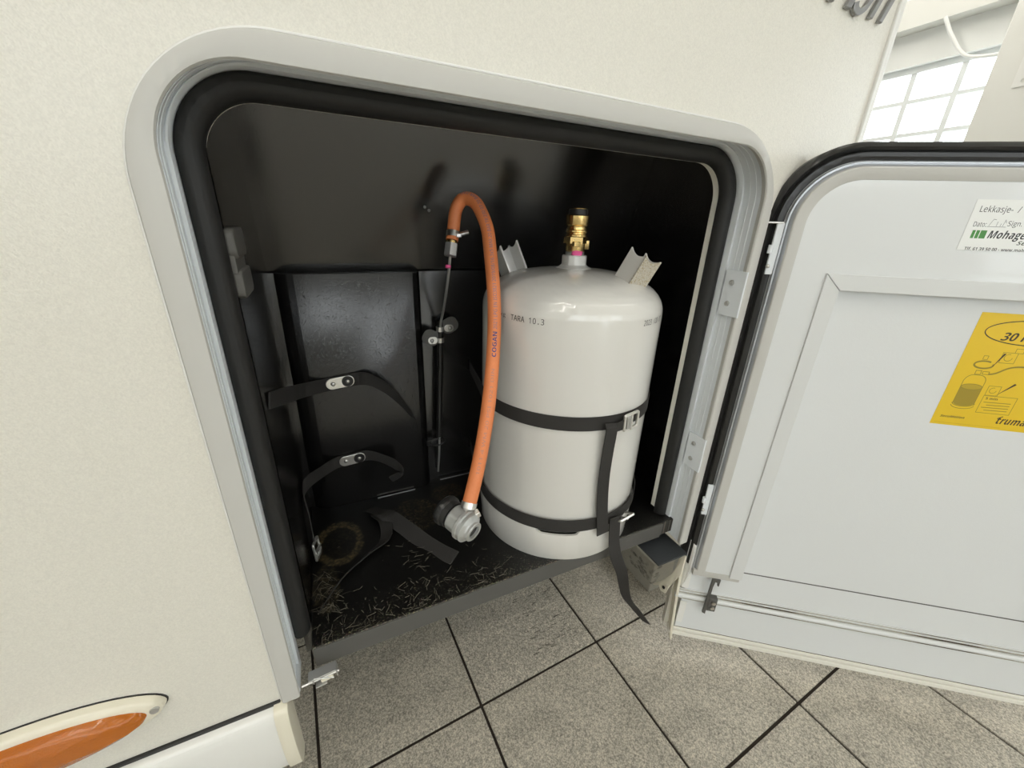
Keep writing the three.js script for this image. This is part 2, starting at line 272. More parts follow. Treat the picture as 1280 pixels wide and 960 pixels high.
// locker liner
const FY = 0.3756, lx0 = -0.076, lx1 = 0.62, zb = -0.338;
const liner = mesh('locker_liner', [
  span(lx0 - 0.012, lx0, 0.33, 1.09, -0.44, -0.058), span(lx1, lx1 + 0.012, 0.33, 1.09, -0.44, -0.058),
  span(lx0 - 0.012, lx1 + 0.012, 1.08, 1.09, -0.44, -0.05), span(lx0, lx1, 0.822, 0.834, -0.42, zb - 0.02),
  span(lx0, lx1, 0.33, 0.834, zb - 0.02, zb),
  extr(poly([[-0.362, 0.825], [-0.346, 0.825], [-0.256, 1.082], [-0.271, 1.082]]), lx1 - lx0).rotateY(-Math.PI / 2).translate(lx1, 0, 0),
  span(-0.114, lx0, 0.38, 1.04, -0.0655, -0.056),
], M.liner, van, 'glossy black plastic locker lining');
mesh('bulkhead_box', extr((() => { const q = new THREE.Shape(); q.moveTo(-0.0735, -0.40); q.lineTo(0.166, -0.40); q.lineTo(0.166, -0.3395); q.absarc(0.146, -0.3395, 0.020, 0, Math.PI / 2); q.lineTo(-0.0365, -0.3195); q.absarc(-0.0365, -0.3565, 0.037, Math.PI / 2, Math.PI); q.lineTo(-0.0735, -0.40); return q; })(), 0.8345 - 0.376, 0.002, 14).rotateX(-Math.PI / 2).scale(1, 1, -1).translate(0, FY, 0), M.linerBox, liner);
{ const sh = liner.children[0].geometry.attributes.position; for (let i = 0; i < sh.count; i++) sh.setZ(i, sh.getZ(i) - (sh.getY(i) - FY) * 0.004); const q = liner.children[0]; q.geometry = q.geometry.index ? q.geometry.toNonIndexed() : q.geometry; flip(q.geometry); q.geometry.computeVertexNormals(); q.geometry = toCreasedNormals(q.geometry, 0.7); }
// locker floor, with its dirt
const dirtMap = canvasTex(1024, 512, (c) => {      // x: -0.076..0.62, y: z from -0.34 (top) to -0.022 (bottom)
  c.fillStyle = '#0b0b0a'; c.fillRect(0, 0, 1024, 512); const r = rng(3), X = (x) => (x + 0.076) / 0.696 * 1024, Y = (z) => (z + 0.34) / 0.318 * 512;
  const smear = (x, z, rx, rz, n, col, ring) => { for (let i = 0; i < n; i++) { const a = r() * 6.283, q = ring ? 0.72 + 0.3 * r() : Math.sqrt(r()); const px = X(x) + Math.cos(a) * q * rx / 0.696 * 1024, py = Y(z) + Math.sin(a) * q * rz / 0.318 * 512; c.fillStyle = `rgba(${col},${0.05 + 0.22 * r()})`; c.beginPath(); c.arc(px, py, 1 + 3.2 * r(), 0, 7); c.fill(); } };
  smear(-0.03, -0.215, 0.04, 0.055, 1500, '112,98,66', true); smear(-0.03, -0.215, 0.04, 0.05, 400, '90,78,52', false);
  smear(0.11, -0.235, 0.05, 0.05, 1300, '112,96,64', false); smear(0.19, -0.28, 0.035, 0.03, 700, '96,78,50', false);
  smear(-0.055, -0.12, 0.02, 0.05, 700, '98,88,62', false);
  for (let i = 0; i < 5200; i++) { const d = Math.pow(r(), 3.2), x = r(); c.fillStyle = `rgba(${150 + 60 * r()},${140 + 60 * r()},${115 + 55 * r()},${(0.05 + 0.35 * r()) * (x < 0.6 ? 1 : 0.5)})`; c.fillRect(1024 * x * 0.95, 512 - 95 * d - 2, 1 + 3 * r(), 1 + 2 * r()); }
  for (let i = 0; i < 1500; i++) { c.fillStyle = `rgba(150,140,112,${0.04 + 0.2 * r()})`; c.fillRect(1024 * r() * 0.6, 512 * r(), 1 + 2 * r(), 1 + 2 * r()); }
});
{
  const g = span(lx0, lx1, 0.344, FY, -0.348, -0.0228, 0.002), p = g.attributes.position, uv = g.attributes.uv;
  for (let i = 0; i < p.count; i++) uv.setXY(i, (p.getX(i) + 0.076) / 0.696, 1 - (p.getZ(i) + 0.34) / 0.318);
  mesh('locker_floor', g, new THREE.MeshStandardMaterial({ map: dirtMap, roughness: 0.42 }), van, 'black locker floor marked with rusty dirt');
  mesh('floor_edge', span(lx0 + 0.002, 0.555, 0.342, FY - 0.0002, -0.0229, -0.0205, 0.001), M.greyPlastic, van, 'dark grey front edge of the locker floor');
}
for (const [a, b, za] of [[0.05, 0.128, -0.3165], [0.188, 0.262, -0.330]]) mesh('edge_strip', span(a, b, FY, FY + 0.0012, za - 0.0009, za + 0.0009), M.alu, van, 'thin bright metal strip at the back of the locker floor');
// catch on the left side of the opening
{
  const c = new THREE.Group(); c.name = 'hatch_catch'; van.add(c);
  for (const [y0, y1] of [[0.842, 0.8695], [0.880, 0.908]]) mesh('catch_pad', extr(rrect(0.054, 0.118, y0, y1, 0.008), 0.008, 0.002).rotateY(-Math.PI / 2).translate(lx0 + 0.008, 0, -0.0).scale(1, 1, -1), M.catchGrey, c);
  mesh('catch_bridge', span(lx0, lx0 + 0.005, 0.866, 0.884, -0.114, -0.056, 0.001), M.catchGrey, c);
  for (const m of c.children) if (m.name === 'catch_pad') flip(m.geometry);
}
function flip(g) { for (const k of Object.keys(g.attributes)) { const a = g.attributes[k], n = a.itemSize; for (let i = 0; i + 2 < a.count; i += 3) for (let q = 0; q < n; q++) { const t = a.array[(i + 1) * n + q]; a.array[(i + 1) * n + q] = a.array[(i + 2) * n + q]; a.array[(i + 2) * n + q] = t; } } }
// metal catch at the foot of the left jamb
{
  const c = new THREE.Group(); c.name = 'latch_bracket'; c.position.set(-0.066, 0.357, 0.0); c.rotation.z = 0.1; van.add(c);
  mesh('bracket_plate', [box(0.034, 0.0016, 0.014, 0, 0, 0, 0.0006), box(0.0016, 0.012, 0.014, 0.017, -0.006, 0, 0.0006), box(0.014, 0.0016, 0.010, -0.004, -0.0145, 0.004, 0.0006), box(0.0016, 0.010, 0.012, -0.012, -0.005, 0, 0.0006)], M.zinc, c);
  mesh('bracket_pin', [rod(V(-0.026, -0.006, 0.004), V(0.02, -0.006, 0.004), 0.0018), rod(V(-0.010, 0.001, 0.006), V(0.012, -0.012, 0.006), 0.0012)], M.steel, c);
  mesh('bracket_pad', box(0.016, 0.008, 0.008, 0.004, -0.010, 0.002, 0.002), M.creamPlastic, c);
}
// left skirt
const skirtProfile = (o = 0) => poly([[-0.02, 0.332 + o], ...new THREE.SplineCurve([[0.006, 0.332 + o], [0.0135 + o, 0.326 + o], [0.0165 + o, 0.30], [0.0165 + o, 0.26], [0.0125 + o, 0.222], [0.004 + o, 0.204 - o], [-0.010, 0.197 - o]].map((p) => new THREE.Vector2(...p))).getPoints(28).map((p) => [p.x, p.y]), [-0.02, 0.197 - o]]);
function slabX(shape, x0, x1, b = 0.0) { // shape drawn in (z, y), pushed along x
  const g = extr(shape, x1 - x0, b); return g.applyMatrix4(new THREE.Matrix4().set(0, 0, 1, x0, 0, 1, 0, 0, 1, 0, 0, 0, 0, 0, 0, 1)); // swaps two axes: turn the faces over
}
const slab = (shape, x0, x1, b) => { let g = slabX(shape, x0, x1, b); g = g.index ? g.toNonIndexed() : g; flip(g); g.computeVertexNormals(); return toCreasedNormals(g, 0.5); };
{
  const sk = mesh('side_skirt', slab(skirtProfile(), -3, -0.124), M.smoothWhite, van, 'white lower skirt rail left of the hatch');
  mesh('skirt_end_cap', slab(skirtProfile(0.0025), -0.126, -0.110, 0.001), M.creamPlastic, sk, 'cream plastic end cap');
  mesh('skirt_seal', span(-3, -0.118, 0.3315, 0.3365, -0.01, 0.0035, 0.001), M.black, sk);
  const s2 = mesh('side_skirt', slab(skirtProfile(), 0.62, 0.768), M.smoothWhite, van, 'white lower skirt rail behind the door');
  const cap = poly([[0.012, 0.300], [0.001, 0.300], [-0.0034, 0.2545], [-0.010, 0.230], [-0.02, 0.209], [-0.034, 0.186], [-0.048, 0.164], [-0.0475, 0.1605], [-0.033, 0.174], [-0.027, 0.166], [-0.014, 0.169], [-0.008, 0.195], [0.0, 0.22], [0.012, 0.25]]);
  mesh('skirt_end_cap', slab(cap, 0.603, 0.608, 0.001), M.creamPlastic, s2, 'curved cream end cap beside the door');
  mesh('screw_head', T(cyl(0.0035, 0.003, 12).rotateZ(Math.PI / 2), 0.6025, 0.183, -0.019), M.black, s2);
}
mesh('base_plate', slab(poly([[-0.066, 0.308], [0.014, 0.308], [0.014, 0.312], [-0.066, 0.312]]), 0.527, 0.604), M.darkPlate, van, 'dark plastic plate under the right jamb');
mesh('base_plate_web', span(0.50, 0.56, 0.345, 0.372, -0.05, -0.022), M.greyPlastic, van);
// marker lamp
{
  const o = new THREE.Group(); o.name = 'marker_lamp'; o.position.set(-0.326, 0.409, 0.0); o.rotation.z = 0.02; o.userData.label = 'oval amber side marker lamp in a cream housing'; van.add(o);
  const vesica = (a, b, p = 1.35, n = 48) => { const s = []; for (let i = 0; i < n; i++) { const t = i / n * 2 * Math.PI; const c = Math.cos(t), q = Math.sin(t); s.push([a * Math.sign(c) * Math.pow(Math.abs(c), 0.92), b * Math.sign(q) * Math.pow(Math.abs(q), p)]); } return s; };
  const dome = (a, b, z0, prof) => loft([...prof.map(([k, z]) => { const q = vesica(a * k, b * k, 1.12); q.push(q[0]); return q.map(([x, y]) => [x, y, z0 + z]); })], false, 1.0);
  mesh('lamp_housing', dome(0.108, 0.0335, 0, [[1, 0], [1, 0.004], [0.985, 0.008], [0.94, 0.0105], [0.86, 0.012], [0.5, 0.0125], [0.01, 0.0125]]), M.creamPlastic, o);
  mesh('lamp_lens', dome(0.093, 0.0245, 0.0118, [[1, 0], [0.99, 0.004], [0.93, 0.0075], [0.8, 0.0105], [0.55, 0.0125], [0.3, 0.0135], [0.01, 0.0138]]), M.amber, o, 'amber lens');
  mesh('lamp_gasket', dome(0.1092, 0.0343, 0, [[1, 0], [1, 0.0015], [0.97, 0.0016]]), M.black, o);
  mesh('lamp_screw', T(cyl(0.0042, 0.003, 14).rotateX(Math.PI / 2), 0.0995, 0.0005, 0.0105), M.zinc, o);
}
// raised model lettering at the top edge of the picture: only the feet of the letters are in view
{
  const lt = new THREE.Group(); lt.name = 'lettering'; lt.position.set(0, 1.19, 0); lt.userData.label = 'grey chrome slanted raised letters'; van.add(lt);
  const sl = 0.52, bar = (x, w, h) => extr(poly([[x, 0], [x + w, 0], [x + w + sl * h, h], [x + sl * h, h]]), 0.005, 0.0012);
  const put = (g) => mesh('letter', g.translate(0, 0, 0.0005), M.silver, lt);
  put(bar(0.6485, 0.0115, 0.055));
  { const pts = []; for (let i = 0; i <= 16; i++) { const a = Math.PI * (1.1 + 0.9 * i / 16); pts.push([0.6815 + 0.0125 * Math.cos(a), 0.0135 + 0.0125 * Math.sin(a)]); } pts.push([0.6975, 0.030], [0.70, 0.055]);
    const out = pts.map(([x, y], i) => { const a = pts[Math.max(0, i - 1)], b = pts[Math.min(pts.length - 1, i + 1)], dx = b[0] - a[0], dy = b[1] - a[1], l = Math.hypot(dx, dy); return [[x - dy / l * 0.0042, y + dx / l * 0.0042], [x + dy / l * 0.0042, y - dx / l * 0.0042]]; });
    put(extr(poly([...out.map((q) => q[1]), ...out.map((q) => q[0]).reverse()].map(([x, y]) => [x + sl * y, y])), 0.005, 0.001).translate(-0.005, 0, 0)); }
  put(bar(0.7035, 0.0085, 0.055)); put(bar(0.7275, 0.0085, 0.055)); put(bar(0.612, 0.011, 0.055));
}
// hinge plates on the right jamb
for (const [y0, y1] of [[0.795, 0.865], [0.508, 0.576]]) {
  const h = mesh('hinge_plate', [span(0.5818, 0.5850, y0, y1, -0.027, 0.0092, 0.0008)], M.jamb, van, 'grey metal hinge plate on the jamb');
  for (const k of [0.28, 0.74]) mesh('screw', [T(cyl(0.0042, 0.002, 16).rotateZ(Math.PI / 2), 0.5814, y0 + (y1 - y0) * k, -0.013), T(new THREE.TorusGeometry(0.0022, 0.0007, 6, 12).rotateY(Math.PI / 2), 0.5805, y0 + (y1 - y0) * k, -0.013)], M.zinc, h);
}

// ---------- hatch door ----------
const door = new THREE.Group(); door.name = 'hatch_door'; door.position.set(0.609, 0, 0); door.rotation.y = -36.6 * Math.PI / 180; door.userData.label = 'white hatch door swung open with two stickers inside'; van.add(door);
{
  const DT = 1.039, DR = 0.105, DX = 0.73, yb = 0.27;
  const ring = (w, z, y = yb, n = 18) => { const p = [], r = DR - w; p.push([w, y, z]); for (let i = 0; i <= n; i++) { const a = Math.PI - Math.PI / 2 * i / n; p.push([DR + r * Math.cos(a), DT - DR + r * Math.sin(a), z]); } for (let i = 0; i <= n; i++) { const a = Math.PI / 2 - Math.PI / 2 * i / n; p.push([DX - DR + r * Math.cos(a), DT - DR + r * Math.sin(a), z]); } p.push([DX - w, y, z]); return p; };
  const L2 = (prof, mat, name, y, crease = 0.6, label) => mesh(name, loft(prof.map(([w, z]) => ring(w, z, y)), false, crease), mat, door, label);
  const slabS = new THREE.Shape(); ring(0.0215, 0, 0.068).forEach((q, i) => (i ? slabS.lineTo(q[0], q[1]) : slabS.moveTo(q[0], q[1])));
  mesh('outer_skin', extr((() => { const q = new THREE.Shape(); ring(0.002, 0, 0.068).forEach((a, i) => (i ? q.lineTo(a[0], a[1]) : q.moveTo(a[0], a[1]))); return q; })(), 0.018).translate(0, 0, -0.034), M.panel, door);
  mesh('door_panel', extr(slabS, 0.03).translate(0, 0, -0.03), M.recess, door);
  L2([[0.0, -0.03], [-0.001, -0.008], [0.002, -0.001], [0.006, 0.001], [0.0095, -0.001], [0.0105, -0.0045], [0.0115, -0.004], [0.013, 0.002], [0.018, 0.003], [0.0225, 0.001], [0.0235, -0.004]], M.gasket, 'door_gasket', yb + 0.005, 0.9, 'black rubber door gasket');
  L2([[0.0235, -0.004], [0.0235, 0.004], [0.0245, 0.006], [0.0262, 0.006], [0.0265, 0.0045], [0.0275, 0.0045], [0.028, 0.006], [0.0305, 0.0105]], M.aluGrey, 'door_channel', 0.262, 0.5, 'blue grey aluminium edge channel');
  L2([[0.0305, 0.0105], [0.0312, 0.0122], [0.0325, 0.013], [0.0455, 0.013], [0.0468, 0.0125], [0.0472, 0.011]], M.frame, 'door_frame', 0.262, 0.5, 'pale grey inner door frame');
  mesh('door_frame_foot', span(0.0245, 0.114, 0.257, 0.271, 0, 0.0128, 0.001), M.frame, door);
  // raised white inner board round the recess
  const b = new THREE.Shape(); ring(0.0468, 0, 0.270).forEach((q, i) => (i ? b.lineTo(q[0], q[1]) : b.moveTo(q[0], q[1]))); b.lineTo(0.61, 0.270); b.lineTo(0.61, 0.846); b.lineTo(0.115, 0.846); b.lineTo(0.115, 0.270); b.lineTo(0.0468, 0.270);
  mesh('inner_board', extr(b, 0.0118), M.coldWhite, door, 'smooth white raised board round the recess');
  // mitred moulding on the inner edge of that board
  const strip = (pts) => extr(poly(pts), 0.0035, 0.001).translate(0, 0, 0.0112);
  mesh('moulding', strip([[0.0935, 0.2655], [0.1165, 0.2655], [0.1165, 0.8445], [0.0935, 0.868]]), M.moulding, door);
  mesh('moulding', strip([[0.0938, 0.8685], [0.1172, 0.8449], [0.61, 0.8449], [0.63, 0.8685]]), M.moulding, door);
  // skirt part below the seam
  mesh('seam', span(0.115, DX - 0.02, 0.2722, 0.2745, -0.001, 0.0004), M.greyPlastic, door);
  mesh('lower_rail', [rod(V(0.004, 0.186, 0.003), V(DX - 0.01, 0.186, 0.003), 0.0052, 16), span(0.004, DX - 0.01, 0.1955, 0.1985, -0.001, 0.0022), span(0.004, DX - 0.01, 0.2015, 0.2035, -0.001, 0.0016)], M.moulding, door, 'white round rail across the lower door');
  mesh('rail_groove', [span(0.012, DX - 0.01, 0.1735, 0.1790, -0.001, 0.0006), span(0.012, DX - 0.01, 0.1905, 0.1955, -0.001, 0.0006), span(0.012, DX - 0.01, 0.1985, 0.2015, -0.001, 0.0004)], new THREE.MeshStandardMaterial({ map: grimeMap, roughness: 0.8 }), door, 'dirty grooves beside the rail');
  mesh('bottom_lip', [span(0.01, DX - 0.01, 0.0665, 0.0775, -0.028, 0.0055, 0.002), span(0.012, DX - 0.01, 0.0795, 0.0875, 0, 0.0035, 0.0015)], M.cream, door, 'cream bottom lip of the door');
  mesh('lip_groove', span(0.012, DX - 0.01, 0.0873, 0.0886, 0, 0.0006), std(L(0.2, 0.18, 0.14), 0.8), door);
  mesh('door_end_cap', extr(poly([[0.001, 0.275], [0.0065, 0.272], [0.0105, 0.185], [0.0195, 0.062], [0.0205, 0.050], [0.0165, 0.050], [0.012, 0.080], [0.0045, 0.190]]), 0.042, 0.001).translate(0, 0, -0.034), M.creamPlastic, door, 'thin cream end cap of the door');
  for (const [y0, y1, s] of [[0.207, 0.268, 0.014], [0.105, 0.167, 0.02]]) mesh('end_tab', extr(rrect(s, s + 0.0135, y0, y1, 0.001), 0.0022, 0.0006), M.smoothWhite, door);
  // hook
  const hk = mesh('hatch_hook', [extr(poly([[0.0625, 0.160], [0.069, 0.157], [0.0695, 0.236], [0.071, 0.249], [0.076, 0.248], [0.0765, 0.240], [0.0795, 0.239], [0.080, 0.256], [0.064, 0.257], [0.0635, 0.2]]), 0.005, 0.001).translate(0, 0, 0.010), span(0.070, 0.087, 0.1655, 0.2015, 0.0, 0.013, 0.0015)], M.greyPlastic, door, 'black hook and bracket on the rail');
  for (const y of [0.176, 0.1895]) mesh('screw', T(cyl(0.0042, 0.003, 14).rotateX(Math.PI / 2), 0.080, y, 0.0138), M.steel, hk);
  // hinge leaves on the door edge
  for (const [y0, y1] of [[0.862, 0.935], [0.405, 0.474]]) { const k = mesh('hinge_leaf', [span(0.0135, 0.0235, y0, y1, 0.001, 0.0055, 0.001), T(cyl(0.0036, 0.012, 12), 0.0125, (y0 + y1) / 2, 0.0055)], M.jamb, door, 'grey metal hinge leaf'); mesh('rivet', T(new THREE.SphereGeometry(0.003, 10, 8), 0.0145, y0 + 0.012, 0.0065), M.steel, k); }
  mesh('hinge_clip', span(-0.006, 0.022, 0.934, 0.9365, -0.006, 0.0058, 0.0008), M.steel, door);
  // stickers, printed flat
  const white = canvasTex(1200, 560, (c) => {       // 10 px a millimetre, from s = 241 mm, y = 971 mm down
    c.fillStyle = '#eef0ee'; c.fillRect(0, 0, 1200, 560); c.fillStyle = '#2f3236'; c.textBaseline = 'alphabetic';
    const put = (t, mmx, mmy, h, f, col, wide) => { c.font = `${f} ${h}px sans-serif`; c.fillStyle = col; const w = c.measureText(t).width; c.save(); c.translate((mmx - 241) * 10, (970.5 - mmy) * 10); c.scale(wide * 10 / w, 1); c.fillText(t, 0, 0); c.restore(); };
    put('Lekkasje-  /', 247.5, 957, 92, '', '#34373b', 46); put('Dato:', 247.5, 941, 74, '', '#34373b', 15.5); put('Sign.', 285.5, 942.5, 74, '', '#34373b', 17);
    c.strokeStyle = '#55595e'; c.lineWidth = 4; c.beginPath(); c.moveTo(225, 292); c.lineTo(440, 292); c.moveTo(245, 285); c.lineTo(275, 210); c.lineTo(305, 215); c.moveTo(330, 285); c.lineTo(332, 235); c.moveTo(372, 285); c.lineTo(376, 255); c.moveTo(400, 285); c.lineTo(410, 215); c.lineTo(428, 250); c.stroke();
    for (const [a, b] of [[93, 128], [140, 178], [188, 258]]) { c.fillStyle = '#3f8a35'; c.beginPath(); c.moveTo(a, 425); c.lineTo(b, 425); c.lineTo(b, 335); c.lineTo(a, 335); c.fill(); }
    put('Mohage', 268.5, 928.5, 118, 'italic bold', '#16181a', 43); put('Se', 305, 922, 62, 'italic bold', '#4d5148', 10); put('Tlf. 61 39 50 00 - www.moha', 249.5, 914.3, 50, 'bold', '#2b2d30', 71);
  });
  const lab = (name, s0, s1, y0, y1, z, map, label) => { const g = box(s1 - s0, y1 - y0, 0.0004, (s0 + s1) / 2, (y0 + y1) / 2, z); mesh(name, g, new THREE.MeshStandardMaterial({ map, roughness: 0.4 }), door, label); };
  lab('service_sticker', 0.241, 0.361, 0.915 - 0.0065, 0.9712, 0.0121, white, 'white service sticker with green bars');
  const yellow = canvasTex(1200, 1080, (c) => {     // 6 px a millimetre, from s = 314 mm, y = 825.5 mm down
    const P = (s, y) => [(s - 314) * 6, (825.5 - y) * 6]; c.fillStyle = '#e6c21c'; c.fillRect(0, 0, 1200, 1080);
    const ink = '#35290e', mid = '#8c7a1c'; c.strokeStyle = ink; c.lineWidth = 8;
    let [x, y] = P(388, 799); c.beginPath(); c.ellipse(x, y, 360, 108, 0, 0, 7); c.stroke();
    const put = (t, s, yy, h, f, col, w) => { c.font = `${f} ${h}px sans-serif`; c.fillStyle = col; const k = c.measureText(t).width; const q = P(s, yy); c.save(); c.translate(...q); c.scale(w * 6 / k, 1); c.fillText(t, 0, 0); c.restore(); };
    put('30 m', 350, 786.5, 100, 'italic bold', ink, 40);
    // line drawing of a gas bottle with its hose
    c.strokeStyle = mid; c.lineWidth = 5; [x, y] = P(345, 694);
    c.fillStyle = '#a08a1e'; c.beginPath(); c.moveTo(x - 82, y - 108); c.lineTo(x - 82, y + 55); c.ellipse(x, y + 55, 82, 30, 0, Math.PI, 0, true); c.lineTo(x + 82, y - 108); c.fill();
    c.fillStyle = '#b79d20'; c.beginPath(); c.ellipse(x, y - 108, 82, 28, 0, 0, 7); c.fill(); c.stroke();
    c.beginPath(); c.moveTo(x - 84, y + 70); c.lineTo(x - 84, y - 165); c.quadraticCurveTo(x - 70, y - 225, x - 20, y - 225); c.lineTo(x + 30, y - 225); c.quadraticCurveTo(x + 80, y - 215, x + 84, y - 165); c.lineTo(x + 84, y + 70); c.stroke();
    c.beginPath(); c.ellipse(x, y + 78, 90, 34, 0, 0, Math.PI); c.stroke(); c.beginPath(); c.ellipse(x, y + 55, 90, 34, 0, 0, Math.PI); c.stroke();
    c.strokeRect(x - 25, y - 268, 42, 36); c.strokeRect(x + 30, y - 262, 48, 26);
    c.lineWidth = 14; c.beginPath(); c.ellipse(x + 8, y - 325, 72, 34, 0, -0.3, 5.4); c.stroke(); c.beginPath(); c.moveTo(x + 78, y - 240); c.bezierCurveTo(x + 180, y - 250, x + 150, y - 335, x + 330, y - 330); c.lineTo(x + 620, y - 330); c.stroke();
    c.lineWidth = 4; c.strokeRect(x - 20, y - 408, 34, 34); c.strokeRect(x + 108, y - 450, 110, 96); c.beginPath(); c.arc(x + 160, y - 405, 30, 0, 5); c.stroke(); c.strokeRect(x + 190, y - 490, 60, 40);
    c.fillStyle = ink; c.beginPath(); c.moveTo(x + 70, y - 290); c.lineTo(x + 116, y - 440); c.lineTo(x + 134, y - 440); c.fill();
    [x, y] = P(366.5, 716); c.strokeRect(x, y, 96, 90); c.beginPath(); c.arc(x + 45, y + 42, 26, 0, 5); c.stroke(); c.strokeRect(x - 2, y + 96, 260, 170); c.fillStyle = ink; c.beginPath(); c.moveTo(x + 80, y + 90); c.lineTo(x + 180, y - 40); c.lineTo(x + 196, y - 30); c.fill();
    put('5 min', 370, 694, 30, 'bold', '#4b3d12', 16);
    c.lineWidth = 6; for (let i = 0; i < 4; i++) { c.beginPath(); c.moveTo(x + 20 + 30 * (i % 2), y + 160 + 26 * i); c.lineTo(x + 230, y + 156 + 26 * i); c.stroke(); }
    put('SecuMotion', 323, 658.5, 30, 'italic bold', ink, 33); put('truma', 397, 656, 96, 'italic bold', ink, 39);
    c.lineWidth = 8; c.strokeStyle = ink; c.beginPath(); c.moveTo(...P(398, 664.5)); c.lineTo(...P(404, 668.5)); c.stroke();
    c.strokeStyle = mid; c.lineWidth = 2; c.setLineDash([9, 5]); c.beginPath(); c.moveTo(30, 1058); c.lineTo(560, 1058); c.stroke();
  });
  lab('instruction_sticker', 0.314, 0.514, 0.6455, 0.8255, 0.0003, yellow, 'yellow instruction sticker with a gas bottle drawing');
}
for (const [x, y, z] of [[0.1735, 0.9415, -0.303], [0.181, 0.9365, -0.305]]) mesh('wall_screw', T(new THREE.SphereGeometry(0.0026, 10, 8), x, y, z), M.zinc, van);
// gas pipe on the locker wall
{
  const gp = new THREE.Group(); gp.name = 'gas_pipe'; gp.userData.label = 'thin steel gas pipe in a black sleeve with two clips'; van.add(gp);
  mesh('pipe', tube([V(0.1896, 0.874, -0.2158), V(0.190, 0.835, -0.233), V(0.1935, 0.78, -0.275), V(0.1955, 0.735, -0.312), V(0.1955, 0.70, -0.318), V(0.191, 0.60, -0.318), V(0.186, 0.47, -0.318), V(0.184, 0.40, -0.330)], 0.0024, 90, 10), M.zinc, gp);
  mesh('sleeve', tube([V(0.1955, 0.745, -0.3165), V(0.1957, 0.70, -0.318), V(0.191, 0.60, -0.318), V(0.1865, 0.495, -0.318)], 0.0062, 50, 14), M.gasket, gp, 'black sleeve');
  for (const [y, s] of [[0.7285, 1], [0.7065, -1]]) {
    const k = mesh('pipe_clip', [T(cyl(0.0075, 0.009, 18), 0.196, y, -0.318), extr(rrect(s > 0 ? 0.203 : 0.171, s > 0 ? 0.221 : 0.189, y - 0.005, y + 0.009, 0.0065), 0.0016, 0.0004).translate(0, 0, -0.3123)], M.nickel, gp, 'bright metal pipe clip');
    mesh('screw', T(new THREE.SphereGeometry(0.0042, 12, 8), 0.196 + s * 0.018, y + 0.002, -0.311), M.steel, k);
    mesh('tape_patch', T(extr(rrect(-0.017, 0.017, -0.014, 0.016, 0.013), 0.002, 0.0006).rotateZ(s * 0.5), 0.196 + s * 0.019, y + 0.006, -0.3155), M.greyPlastic, gp);
  }
  mesh('lower_clip', [T(new THREE.TorusGeometry(0.011, 0.0028, 8, 20).scale(1.25, 0.7, 1), 0.1825, 0.483, -0.317), box(0.02, 0.012, 0.004, 0.17, 0.482, -0.319, 0.001)], M.gasket, gp);
}

